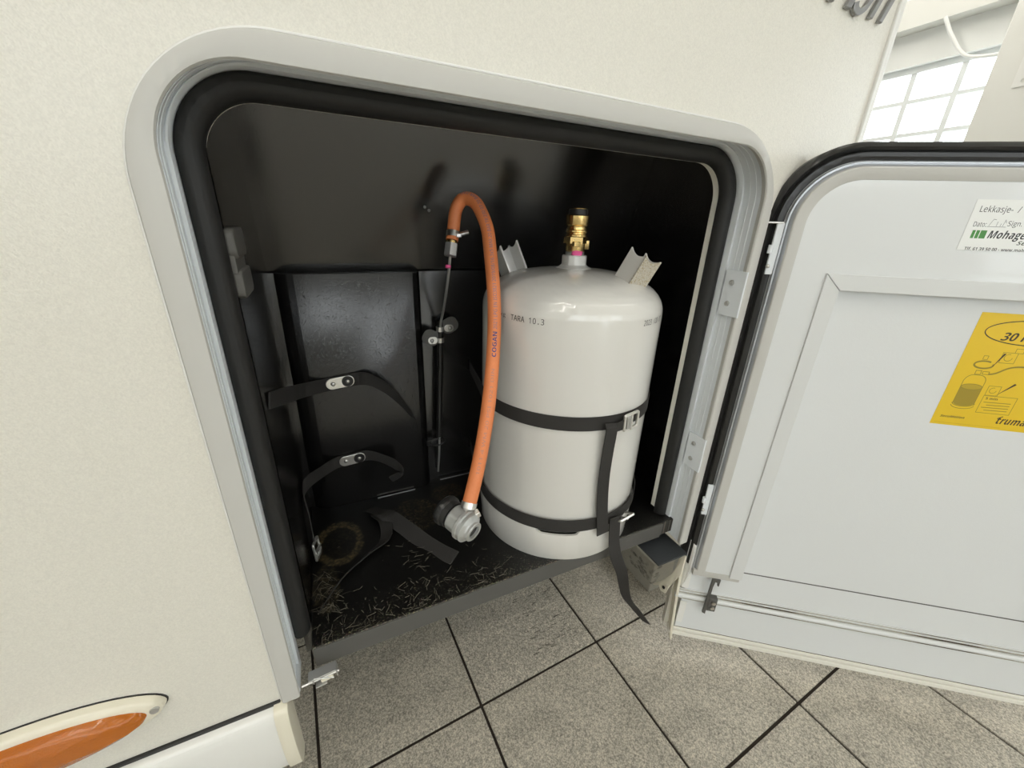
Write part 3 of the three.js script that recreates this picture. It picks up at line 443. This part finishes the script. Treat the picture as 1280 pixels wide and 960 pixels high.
// =====================================================================
// GAS CYLINDER
// =====================================================================
const TX = 0.382, TZ = -0.158;
const cylPoint = (deg, y, r) => V(TX + r * Math.sin(deg * Math.PI / 180), y, TZ + r * Math.cos(deg * Math.PI / 180));
{
  const t = thing('gas_cylinder', 'light grey steel gas cylinder with a brass valve, strapped in the locker', 'gas cylinder');
  t.position.set(TX, 0, TZ);
  const prof = [[0.001, 0.392], [0.06, 0.394], [0.10, 0.402], [0.128, 0.415], [0.144, 0.432], [0.15, 0.455]];
  for (let i = 0; i <= 8; i++) prof.push([0.15, 0.46 + 0.33 * i / 8]);
  for (let i = 1; i <= 24; i++) { const a = i / 24, k = Math.min(0.9999, Math.sin(a * Math.PI / 2)); const r = 0.15 * Math.pow(1 - Math.pow(k, 2.5), 0.4); if (r > 0.027) prof.push([r, 0.79 + 0.067 * k]); }
  prof.push([0.02, 0.857]);
  mesh('body', lathe(prof, 96, 0.6), M.tank, t);
  { // foot ring, its upper edge notched and bent at the front
    const seg = 128, rings = [[], [], [], [], [], []];
    for (let i = 0; i <= seg; i++) {
      const d = -180 + 360 * i / seg, a = d * Math.PI / 180, n1 = Math.min(1, Math.max(0, Math.min((d + 45) / 4, (-13 - d) / 4))), n2 = Math.min(1, Math.max(0, Math.min((d - 60) / 4, (95 - d) / 4)));
      const top = 0.447 - 0.0135 * n1 - 0.0 * n2, bulge = 0.0015 * Math.max(0, Math.min(1, Math.min((d + 56) / 8, (-2 - d) / 8)));
      const P = (r, y) => [r * Math.sin(a), y, r * Math.cos(a)];
      rings[0].push(P(0.1468, 0.377)); rings[1].push(P(0.1490, 0.3756)); rings[2].push(P(0.1502, 0.379)); rings[3].push(P(0.1534 + bulge, top - 0.002)); rings[4].push(P(0.1530 + bulge, top)); rings[5].push(P(0.1500, top));
    }
    mesh('foot_ring', loft(rings.map((r) => r), true, 0.7), M.tank, t, 'paler steel foot ring with a notch');
  }
  mesh('neck_collar', lathe([[0.001, 0.85], [0.0295, 0.852], [0.0295, 0.857], [0.024, 0.859], [0.0205, 0.862], [0.0200, 0.864], [0.0200, 0.8755], [0.0185, 0.877], [0.013, 0.877]], 40), M.tank, t);
  const v = new THREE.Group(); v.name = 'valve'; v.userData.label = 'brass valve with a black cap and pink seal paint'; t.add(v);
  mesh('valve_ring', lathe([[0.001, 0.876], [0.0145, 0.876], [0.0150, 0.8775], [0.0150, 0.8825], [0.0135, 0.884], [0.001, 0.884]], 32), M.nickel, v);
  mesh('valve_body', lathe([[0.001, 0.882], [0.0150, 0.882], [0.0158, 0.8835], [0.0158, 0.8945], [0.014, 0.896], [0.001, 0.896]], 32), M.brass, v);
  mesh('valve_nut', [T(new THREE.CylinderGeometry(0.0195, 0.0195, 0.0095, 6), 0, 0.8995, 0), box(0.012, 0.008, 0.008, -0.008, 0.894, 0.014, 0.001), box(0.009, 0.014, 0.008, 0.014, 0.893, 0.008, 0.001)].map((g) => toCreasedNormals(g, 0.4)), M.brass, v);
  mesh('valve_coupling', lathe([[0.001, 0.903], [0.0165, 0.904], [0.0172, 0.9055], [0.0172, 0.9075], [0.0160, 0.9085], [0.0160, 0.9105], [0.0176, 0.912], [0.0176, 0.914], [0.0160, 0.9155], [0.0156, 0.9185], [0.0160, 0.9205], [0.0180, 0.9225], [0.0183, 0.9235], [0.0183, 0.9355], [0.0172, 0.937], [0.001, 0.937]], 40, 0.35), M.brass, v);
  mesh('valve_cap', lathe([[0.001, 0.936], [0.0148, 0.936], [0.0150, 0.937], [0.0150, 0.944], [0.0138, 0.9455], [0.0110, 0.9455], [0.0100, 0.942], [0.001, 0.942]], 32, 0.4), M.black, v, 'black plastic cap');
  mesh('cap_rim', lathe([[0.0138, 0.9452], [0.0142, 0.9462], [0.0120, 0.9466], [0.0115, 0.9455]], 32), M.brass, v);
  { const p = new THREE.Group(); const g = new THREE.SphereGeometry(0.0075, 16, 10); const q = g.attributes.position; const r = rng(8); for (let i = 0; i < q.count; i++) { const k = 0.85 + 0.3 * r(); q.setXYZ(i, q.getX(i) * k * 1.15, q.getY(i) * k * 0.75, q.getZ(i) * 0.35); } g.computeVertexNormals();
    const m = mesh('seal_paint', g.rotateY(-0.42).translate(-0.005, 0.8795, 0.0135), M.pink, v, 'dab of pink seal paint'); }
  // lifting lugs: bent channels that stand on the shoulder
  const worn = new THREE.MeshStandardMaterial({ color: L(0.80, 0.78, 0.74), roughness: 0.5, map: (() => { const a = noiseField(512, 150, 61), b = noiseField(512, 40, 62); const m = texOf(512, (x, y) => { const k = a(x, y) * 0.6 + b(x, y) * 0.4; return k > 0.6 ? [172, 158, 124] : k > 0.36 ? [226, 222, 212] : [196, 194, 186]; }, true, 1); m.repeat.set(14, 14); return m; })() });
  for (const s of [0, 1]) {
    const turn = new THREE.Group(); turn.rotation.y = s * Math.PI; turn.name = 'lifting_lug'; t.add(turn);
    turn.userData.label = s ? 'grey steel lug behind the orange hose' : 'grey steel lug with worn pale paint';
    const th = 0.0035, hw = 0.0185, hgt = 0.060;
    const plate = (w, dip) => { const q = new THREE.Shape(); q.moveTo(-w, -0.012); q.lineTo(w, -0.012); q.lineTo(w, hgt); q.quadraticCurveTo(0, hgt - dip * 2, -w, hgt); q.lineTo(-w, -0.012); return extr(q, th, 0.0006); };
    const web = plate(hw, 0.0065), side = plate(0.017, 0.006);
    const pos = new THREE.Matrix4().compose(s ? V(0.0641, 0.825, 0.0978) : V(0.047, 0.825, 0.093), new THREE.Quaternion().setFromEuler(new THREE.Euler(0.30, 0, -0.31, 'ZXY')).multiply(new THREE.Quaternion().setFromAxisAngle(V(0, 1, 0), 0.12)), V(1, 1, 1));
    mesh('lug_web', web.translate(0, 0, -0.002).applyMatrix4(pos), s ? M.tank : worn, turn, s ? undefined : 'pale worn front plate');
    mesh('lug_flange', side.clone().rotateY(-Math.PI / 2).translate(-hw + th, 0, -0.016).applyMatrix4(pos), M.tank, turn);
    mesh('lug_flange', side.clone().rotateY(-Math.PI / 2).translate(hw, 0, -0.016).applyMatrix4(pos), M.tank, turn);
  }
  // stamped print
  const print = (txt, d0, d1, y, h, slant = '') => {
    const w = 512, hh = 128; const map = canvasTex(w, hh, (c) => { c.fillStyle = '#000'; c.fillRect(0, 0, w, hh); c.fillStyle = '#fff'; c.font = `${slant} 110px monospace`; c.textBaseline = 'middle'; const k = c.measureText(txt).width; c.save(); c.translate(6, hh / 2 + 4); c.scale((w - 12) / k, 1); c.fillText(txt, 0, 0); c.restore(); }, false);
    const g = new THREE.CylinderGeometry(0.1500, 0.15025, h, 24, 1, true, d0 * Math.PI / 180, (d1 - d0) * Math.PI / 180).translate(0, y, 0);
    mesh('stamped_print', g, new THREE.MeshStandardMaterial({ color: L(0.02, 0.02, 0.02), roughness: 0.6, alphaMap: map, transparent: true }), t, 'black printed characters');
  };
  print('TARA 10.3', -68, -46, 0.7955, 0.013); print('2023 /28 07', 11.5, 34, 0.7945, 0.013); print('kg', -76.5, -71.5, 0.7965, 0.010);
}
// straps round the cylinder
function tankStrap(y, r, from, to) {
  const pts = [V(0.262, y - 0.004, -0.334), cylPoint(from - 12, y - 0.002, r + 0.002)]; for (let d = from; d <= to; d += 10) pts.push(cylPoint(d, y, r)); pts.push(cylPoint(to + 12, y - 0.002, r + 0.002), V(0.505, y - 0.004, -0.334)); return ribbon(pts, [V(0, 1, 0)], 0.023, 0.0016, 110);
}
function buckle(o, deg, y, tilt, r = 0.1575) {
  const b = new THREE.Group(); b.name = 'buckle'; b.position.copy(cylPoint(deg, y, r)); b.rotation.set(0, deg * Math.PI / 180, tilt, 'YXZ'); o.add(b); b.userData.label = 'bright metal buckle';
  const s = rrect(-0.017, 0.017, -0.0145, 0.0145, 0.004); s.holes.push(rrect(-0.0125, 0.0125, -0.0105, 0.0105, 0.002, THREE.Path));
  mesh('buckle_frame', extr(s, 0.004, 0.0012, 5), M.nickel, b); mesh('buckle_bar', box(0.004, 0.029, 0.004, -0.001, 0, 0.0035, 0.0015), M.nickel, b);
  const teeth = []; for (let i = 0; i < 8; i++) teeth.push(box(0.005, 0.0016, 0.003, -0.006, -0.009 + i * 0.0026, 0.0045, 0.0005)); mesh('buckle_cam', [box(0.007, 0.022, 0.003, -0.0075, 0, 0.003, 0.001), ...teeth], M.zinc, b); return b;
}
{
  const a = thing('tension_strap', 'black webbing strap round the middle of the grey gas cylinder, with a square buckle', 'strap', 'straps in the gas locker');
  mesh('webbing', tankStrap(0.6445, 0.1515, -100, 100), M.strap, a);
  buckle(a, 9.5, 0.6435, 0.06);
  const tail = [cylPoint(-4.2, 0.6455, 0.1560), cylPoint(-4.4, 0.640, 0.1605), cylPoint(-4.4, 0.622, 0.1605), cylPoint(-4.3, 0.60, 0.159), cylPoint(-4.0, 0.55, 0.1575), cylPoint(-3, 0.50, 0.1585), cylPoint(-1.2, 0.46, 0.1595), cylPoint(0, 0.4335, 0.1615)];
  mesh('strap_tail', ribbon(tail, [V(1, 0.08, 0), V(1, 0.08, 0), V(1, 0, 0), V(1, 0, 0), V(1, 0, 0), V(1, 0, 0), V(1, 0.1, 0), V(1, 0.12, 0)], [0.021, 0.021, 0.0215, 0.0215, 0.0215, 0.022, 0.0225, 0.0245], 0.0016, 70), M.strap, a);
  mesh('strap_fold', ribbon([cylPoint(7.5, 0.6425, 0.1575), cylPoint(3, 0.6405, 0.1595), cylPoint(-1, 0.6385, 0.1595), cylPoint(-4, 0.637, 0.158)], [V(0.15, 1, 0)], [0.015, 0.017, 0.014, 0.008], 0.0016, 24), M.strap, a);
  const b = thing('tension_strap', 'black webbing strap low round the grey gas cylinder, its tail hanging over the sill', 'strap', 'straps in the gas locker');
  mesh('webbing', tankStrap(0.4545, 0.1548, -100, 100), M.strap, b);
  const k = buckle(b, 17, 0.450, 0.25, 0.1600); k.rotation.x = 1.0;
  const hang = [V(0.406, 0.459, 0.0015), V(0.4075, 0.43, 0.0035), V(0.4125, 0.395, 0.004), V(0.421, 0.365, 0.006), V(0.438, 0.325, 0.008), V(0.4495, 0.285, 0.009), V(0.462, 0.25, 0.010), V(0.492, 0.205, 0.011), V(0.531, 0.147, 0.012)];
  mesh('strap_tail', ribbon(hang, [V(1, 0.1, 0), V(1, 0.1, 0), V(1, 0.1, 0), V(1, 0, 0.1), V(0.9, 0, 0.5), V(0.6, 0, 0.8), V(0.55, 0, 0.85), V(0.5, 0.2, 0.9), V(0.35, 0.2, 0.9)], [0.023, 0.023, 0.023, 0.0225, 0.021, 0.020, 0.0195, 0.019, 0.0175], 0.0016, 90), M.strap, b);
}
// unused straps on the locker wall
function fixing(o, x, y, z, tilt) {
  const p = new THREE.Group(); p.name = 'fixing_plate'; p.position.set(x, y, z); p.rotation.z = tilt; o.add(p); p.userData.label = 'bright steel fixing plate';
  const s = rrect(-0.024, 0.024, -0.0105, 0.0105, 0.0104); mesh('plate', extr(s, 0.0024, 0.0007), M.nickel, p);
  mesh('screw', [T(new THREE.SphereGeometry(0.0040, 12, 8).scale(1, 1, 0.6), -0.012, 0, 0.0026)], M.steel, p);
  mesh('washer', [T(cyl(0.0098, 0.0022, 22).rotateX(Math.PI / 2), 0.0125, 0.0005, 0.0034)], M.black, p); mesh('screw', T(new THREE.SphereGeometry(0.0038, 12, 8).scale(1, 1, 0.6), 0.0125, 0.0005, 0.0048), M.steel, p);
}
{
  const a = thing('loose_strap', 'slack black strap bowed across the locker wall, the upper of two unused straps', 'strap', 'straps in the gas locker');
  mesh('webbing', ribbon([V(-0.0738, 0.715, -0.095), V(-0.073, 0.697, -0.145), V(-0.069, 0.672, -0.215), V(-0.052, 0.648, -0.288), V(-0.018, 0.642, -0.3165), V(0.010, 0.6445, -0.3172), V(0.036, 0.647, -0.3165), V(0.055, 0.648, -0.306), V(0.082, 0.632, -0.296), V(0.106, 0.602, -0.296), V(0.122, 0.575, -0.304), V(0.134, 0.550, -0.316)], [V(0.1, 0.95, 0.1), V(0.05, 1, 0), V(0, 1, 0), V(0, 1, 0), V(0, 1, 0), V(0, 1, 0), V(0.05, 1, 0), V(0.15, 0.95, 0.15), V(0.35, 0.8, 0.45), V(0.4, 0.55, 0.7), V(0.35, 0.35, 0.85), V(0.3, 0.2, 0.9)], [0.02, 0.022, 0.025, 0.025, 0.025, 0.025, 0.025, 0.025, 0.024, 0.020, 0.018, 0.016], 0.0016, 100), M.strap, a);
  fixing(a, 0.0085, 0.6445, -0.3160, 0.09);
  const b = thing('loose_strap', 'slack black strap curling to the locker floor, the lower of two unused straps', 'strap', 'straps in the gas locker');
  mesh('webbing', ribbon([V(-0.071, 0.405, -0.19), V(-0.072, 0.49, -0.222), V(-0.068, 0.485, -0.258), V(-0.05, 0.476, -0.295), V(-0.016, 0.480, -0.3165), V(0.012, 0.4815, -0.3172), V(0.036, 0.484, -0.316), V(0.058, 0.480, -0.308), V(0.088, 0.462, -0.296), V(0.098, 0.446, -0.288), V(0.076, 0.436, -0.286)], [V(0.2, 0.9, 0.2), V(0.1, 1, 0), V(0, 1, 0), V(0, 1, 0), V(0, 1, 0), V(0, 1, 0), V(0, 1, 0.1), V(0.1, 0.9, 0.3), V(0.1, 0.9, 0.3), V(0, 0.9, 0.4), V(0, 0.9, 0.4)], 0.024, 0.0016, 100), M.strap, b);
  fixing(b, 0.0115, 0.4815, -0.3160, 0.07);
  const k = buckle(b, 0, 0, 0); k.position.set(-0.066, 0.402, -0.185); k.rotation.set(-0.1, 1.35, 1.45);
  const c = thing('loose_strap', 'flat black strap lying across the dirty locker floor', 'strap', 'straps in the gas locker');
  mesh('webbing', ribbon([V(-0.066, 0.379, -0.075), V(-0.03, 0.379, -0.128), V(0.01, 0.380, -0.160), V(0.045, 0.382, -0.185), V(0.052, 0.388, -0.225), V(0.04, 0.386, -0.26)], [V(0.3, 0.9, 0.5), V(0.5, 0.75, 0.4), V(0.5, 0.6, 0.5), V(0.8, 0.3, 0.3), V(1, 0, 0.1), V(1, 0.2, 0.1)], [0.012, 0.013, 0.013, 0.02, 0.023, 0.023], 0.0016, 60), M.strap, c);
  const d = thing('loose_strap', 'wide black strap end lying on the locker floor towards the orange hose', 'strap', 'straps in the gas locker');
  mesh('webbing', ribbon([V(0.030, 0.382, -0.280), V(0.058, 0.392, -0.235), V(0.09, 0.384, -0.185), V(0.12, 0.3785, -0.135), V(0.148, 0.3785, -0.095)], [V(0.8, 0.1, 0.6)], 0.028, 0.0016, 50), M.strap, d);
}

// =====================================================================
// ORANGE HOSE WITH REGULATOR
// =====================================================================
{
  const h = thing('gas_hose', 'orange gas hose looping down beside the cylinder to a silver regulator nut', 'hose');
  const pts = [V(0.1945, 0.893, -0.222), V(0.1985, 0.91, -0.226), V(0.2035, 0.938, -0.226), V(0.2115, 0.9515, -0.221), V(0.219, 0.9535, -0.214), V(0.2265, 0.948, -0.203), V(0.231, 0.933, -0.188), V(0.2335, 0.913, -0.172), V(0.231, 0.886, -0.154), V(0.222, 0.813, -0.113), V(0.206, 0.741, -0.077), V(0.185, 0.672, -0.044), V(0.163, 0.615, -0.018), V(0.1395, 0.566, 0.0055)];
  const R = 0.0098, map = canvasTex(2048, 256, (c, w, hh) => { c.fillStyle = '#df8450'; c.fillRect(0, 0, w, hh); const n = noiseField(256, 60, 71), d = rng(4);
    for (let i = 0; i < 9000; i++) { c.fillStyle = d() < 0.5 ? 'rgba(206,112,62,0.25)' : 'rgba(238,152,98,0.22)'; c.fillRect(w * d(), hh * d(), 3 + 9 * d(), 2); }
    const put = (t, x, wid, col, f, size) => { c.font = `${f} ${size}px sans-serif`; c.fillStyle = col; const k = c.measureText(t).width; c.save(); c.translate(x, 128); c.scale(wid / k, wid < 0 ? -1 : 1); c.textBaseline = 'middle'; c.fillText(t, 0, 0); c.restore(); };
    put('1011 4 WM 20 PSI 1021 DIN', 1880, -560, '#b57d72', '', 26); put('\u2302 COGAN', 1290, -170, '#3a3d78', 'bold', 36); put('2021 LPG EN ISO3821 2019/08/16.3x5 MAX 20 BAR TR 230 03 20 BAR 230', 1110, -860, '#7b6f92', '', 30); });
  mesh('hose', tube(pts, R, 160, 24), new THREE.MeshStandardMaterial({ map, roughness: 0.5 }), h, 'orange rubber hose with faint print');
  const top = pts[0], dn = V(0.1896, 0.873, -0.2158).sub(V(0.1985, 0.91, -0.226)).normalize();
  const clip = (p, d, r) => { const a = p.clone(), k = mesh('hose_clip', [aim(new THREE.CylinderGeometry(r, r, 0.009, 28, 1, true), a, a.clone().add(d)), T(box(0.008, 0.006, 0.010, 0, 0, 0, 0.001), a.x + r * 0.6, a.y - 0.001, a.z + r * 0.8)], M.steel, h, 'steel hose clip'); mesh('clip_screw', rod(V(a.x + r * 0.8, a.y, a.z + r * 0.8), V(a.x + r * 0.8 + 0.014, a.y + 0.004, a.z + r * 0.8), 0.0033), M.steel, k); };
  clip(V(0.1968, 0.902, -0.2245), dn, R + 0.0006);
  mesh('hose_tail', aim(lathe([[0.001, 0], [0.0078, 0], [0.0078, 0.012], [0.001, 0.012]], 24), top.clone().addScaledVector(dn, -0.004), top.clone().add(dn)), M.brass, h);
  mesh('hex_nut', [aim(toCreasedNormals(T(new THREE.CylinderGeometry(0.0105, 0.0105, 0.019, 6), 0, 0.0095, 0), 0.3), top.clone().addScaledVector(dn, 0.005), top.clone().add(dn))], M.zinc, h, 'steel hex nut');
  mesh('seal_paint', aim(T(cyl(0.0045, 0.004, 12), 0, 0, 0), V(0.1875, 0.8535, -0.2230), V(0.1875, 0.8535, -0.2230).add(dn)), M.pink, h, 'dab of pink seal paint');
  // regulator nut at the lower end
  const A = V(0.119, 0.556, -0.002), B = V(0.1415, 0.5485, 0.043), D = B.clone().sub(A).normalize();
  const reg = new THREE.Group(); reg.name = 'regulator'; reg.userData.label = 'silver regulator nut with threaded rings and a black disc'; reg.position.copy(A); reg.quaternion.setFromUnitVectors(V(0, 1, 0), D); reg.scale.setScalar(0.84); reg.position.add(V(0.004, -0.0035, 0.004)); h.add(reg);
  mesh('regulator_body', lathe([[0.001, -0.004], [0.0205, -0.004], [0.0215, -0.002], [0.0215, 0.014], [0.0225, 0.016], [0.0250, 0.017], [0.0250, 0.0215], [0.0225, 0.023], [0.0225, 0.025], [0.0240, 0.0265], [0.0240, 0.030], [0.0215, 0.032], [0.0175, 0.034], [0.0160, 0.036], [0.0160, 0.040], [0.0148, 0.0412], [0.0105, 0.0412], [0.0100, 0.036], [0.001, 0.035]], 44, 0.45), std(L(0.50, 0.51, 0.50), 0.4, 0.55), reg);
  mesh('bore', T(cyl(0.0100, 0.001, 24), 0, 0.0365, 0), M.black, reg);
  mesh('hand_wheel', lathe([[0.001, -0.028], [0.023, -0.028], [0.0250, -0.025], [0.0250, -0.018], [0.024, -0.016], [0.023, -0.015], [0.023, -0.012], [0.022, -0.006], [0.001, -0.004]], 44, 0.5), M.gasket, reg, 'black round hand wheel');
  const e = pts[pts.length - 1], de = e.clone().sub(pts[pts.length - 2]).normalize();
  mesh('hose_clip', [aim(new THREE.CylinderGeometry(R + 0.0008, R + 0.0008, 0.008, 28, 1, true), e.clone().addScaledVector(de, -0.004), e.clone().add(de)), T(box(0.016, 0.008, 0.009, 0, 0, 0, 0.0012).rotateZ(0.35), e.x + 0.004, e.y - 0.004, e.z + 0.012)], M.nickel, h, 'steel hose clip');
  mesh('hose_socket', rod(e.clone().addScaledVector(de, -0.002), e.clone().addScaledVector(de, 0.02), R - 0.001, 20), M.zinc, h);
}

// =====================================================================
// OTHER THINGS
// =====================================================================
{ // weathered block under the caravan
  const s = canvasTex(512, 512, (c) => { c.fillStyle = '#b3afa4'; c.fillRect(0, 0, 512, 512); const r = rng(15); for (let i = 0; i < 2600; i++) { const v = 105 + 120 * r(); c.fillStyle = `rgba(${v},${v * 0.97},${v * 0.9},${0.08 + 0.3 * r()})`; c.fillRect(512 * r(), 512 * r(), 2 + 26 * r() * r(), 1 + 2 * r()); } for (let i = 0; i < 60; i++) { c.fillStyle = `rgba(40,38,34,${0.1 + 0.2 * r()})`; c.beginPath(); c.arc(120 + 220 * r(), 250 + 160 * r(), 3 + 14 * r(), 0, 7); c.fill(); } });
  const b = thing('support_block', 'weathered grey block standing on the tiles under the caravan', 'block');
  const g = span(0.70, 0.86, 0.001, 0.1005, -0.43, -0.13, 0.004), p = g.attributes.position, uv = g.attributes.uv; for (let i = 0; i < p.count; i++) uv.setXY(i, p.getZ(i) * 4 + p.getX(i) * 3, p.getY(i) * 6);
  s.wrapS = s.wrapT = THREE.RepeatWrapping; mesh('beam', g, new THREE.MeshStandardMaterial({ map: s, roughness: 0.85, bumpMap: matte, bumpScale: 0.0008 }), b);
}
{ // straw and lint on the locker floor
  const r = rng(99), list = [];
  const add = (x, z, len) => { const a = r() * 6.283, w = 0.00009 + 0.00019 * r(), c = 0.16 * (r() - 0.5), p = []; for (let i = 0; i < 4; i++) { const t = i / 3 * len; p.push(V(x + Math.cos(a + c * i) * t, FY + 0.0012 + 0.003 * r() * i / 3, z + Math.sin(a + c * i) * t)); } if (r() < 2) list.push(new THREE.TubeGeometry(new THREE.CatmullRomCurve3(p), 4, w, 4, false)); };
  const ok = (x, z) => Math.hypot(x - TX, z - TZ) > 0.157 && x > lx0 + 0.006 && x < 0.5 && z < -0.028 && z > -0.3;
  const put = (x, z, len) => { if (ok(x, z)) add(x, z, len); };
  for (let i = 0; i < 150; i++) put(-0.07 + 0.32 * r(), -0.028 - 0.05 * Math.pow(r(), 2), 0.004 + 0.012 * r());
  for (let i = 0; i < 60; i++) put(0.07 + 0.035 * (r() - 0.5) + 0.05 * r(), -0.06 - 0.17 * r(), 0.003 + 0.014 * r());
  for (let i = 0; i < 70; i++) put(-0.055 + 0.03 * (r() - 0.5), -0.07 - 0.08 * r(), 0.006 + 0.016 * r());
  for (let i = 0; i < 50; i++) put(-0.06 + 0.36 * r(), -0.03 - 0.2 * r(), 0.002 + 0.008 * r());
  const m = mesh('straw_litter', list, std(L(0.22, 0.20, 0.155), 0.9), scene); m.userData.kind = 'stuff'; tag(m, 'dry straw bits and lint scattered over the black locker floor', 'straw');
}

renderer.render(scene, camera);
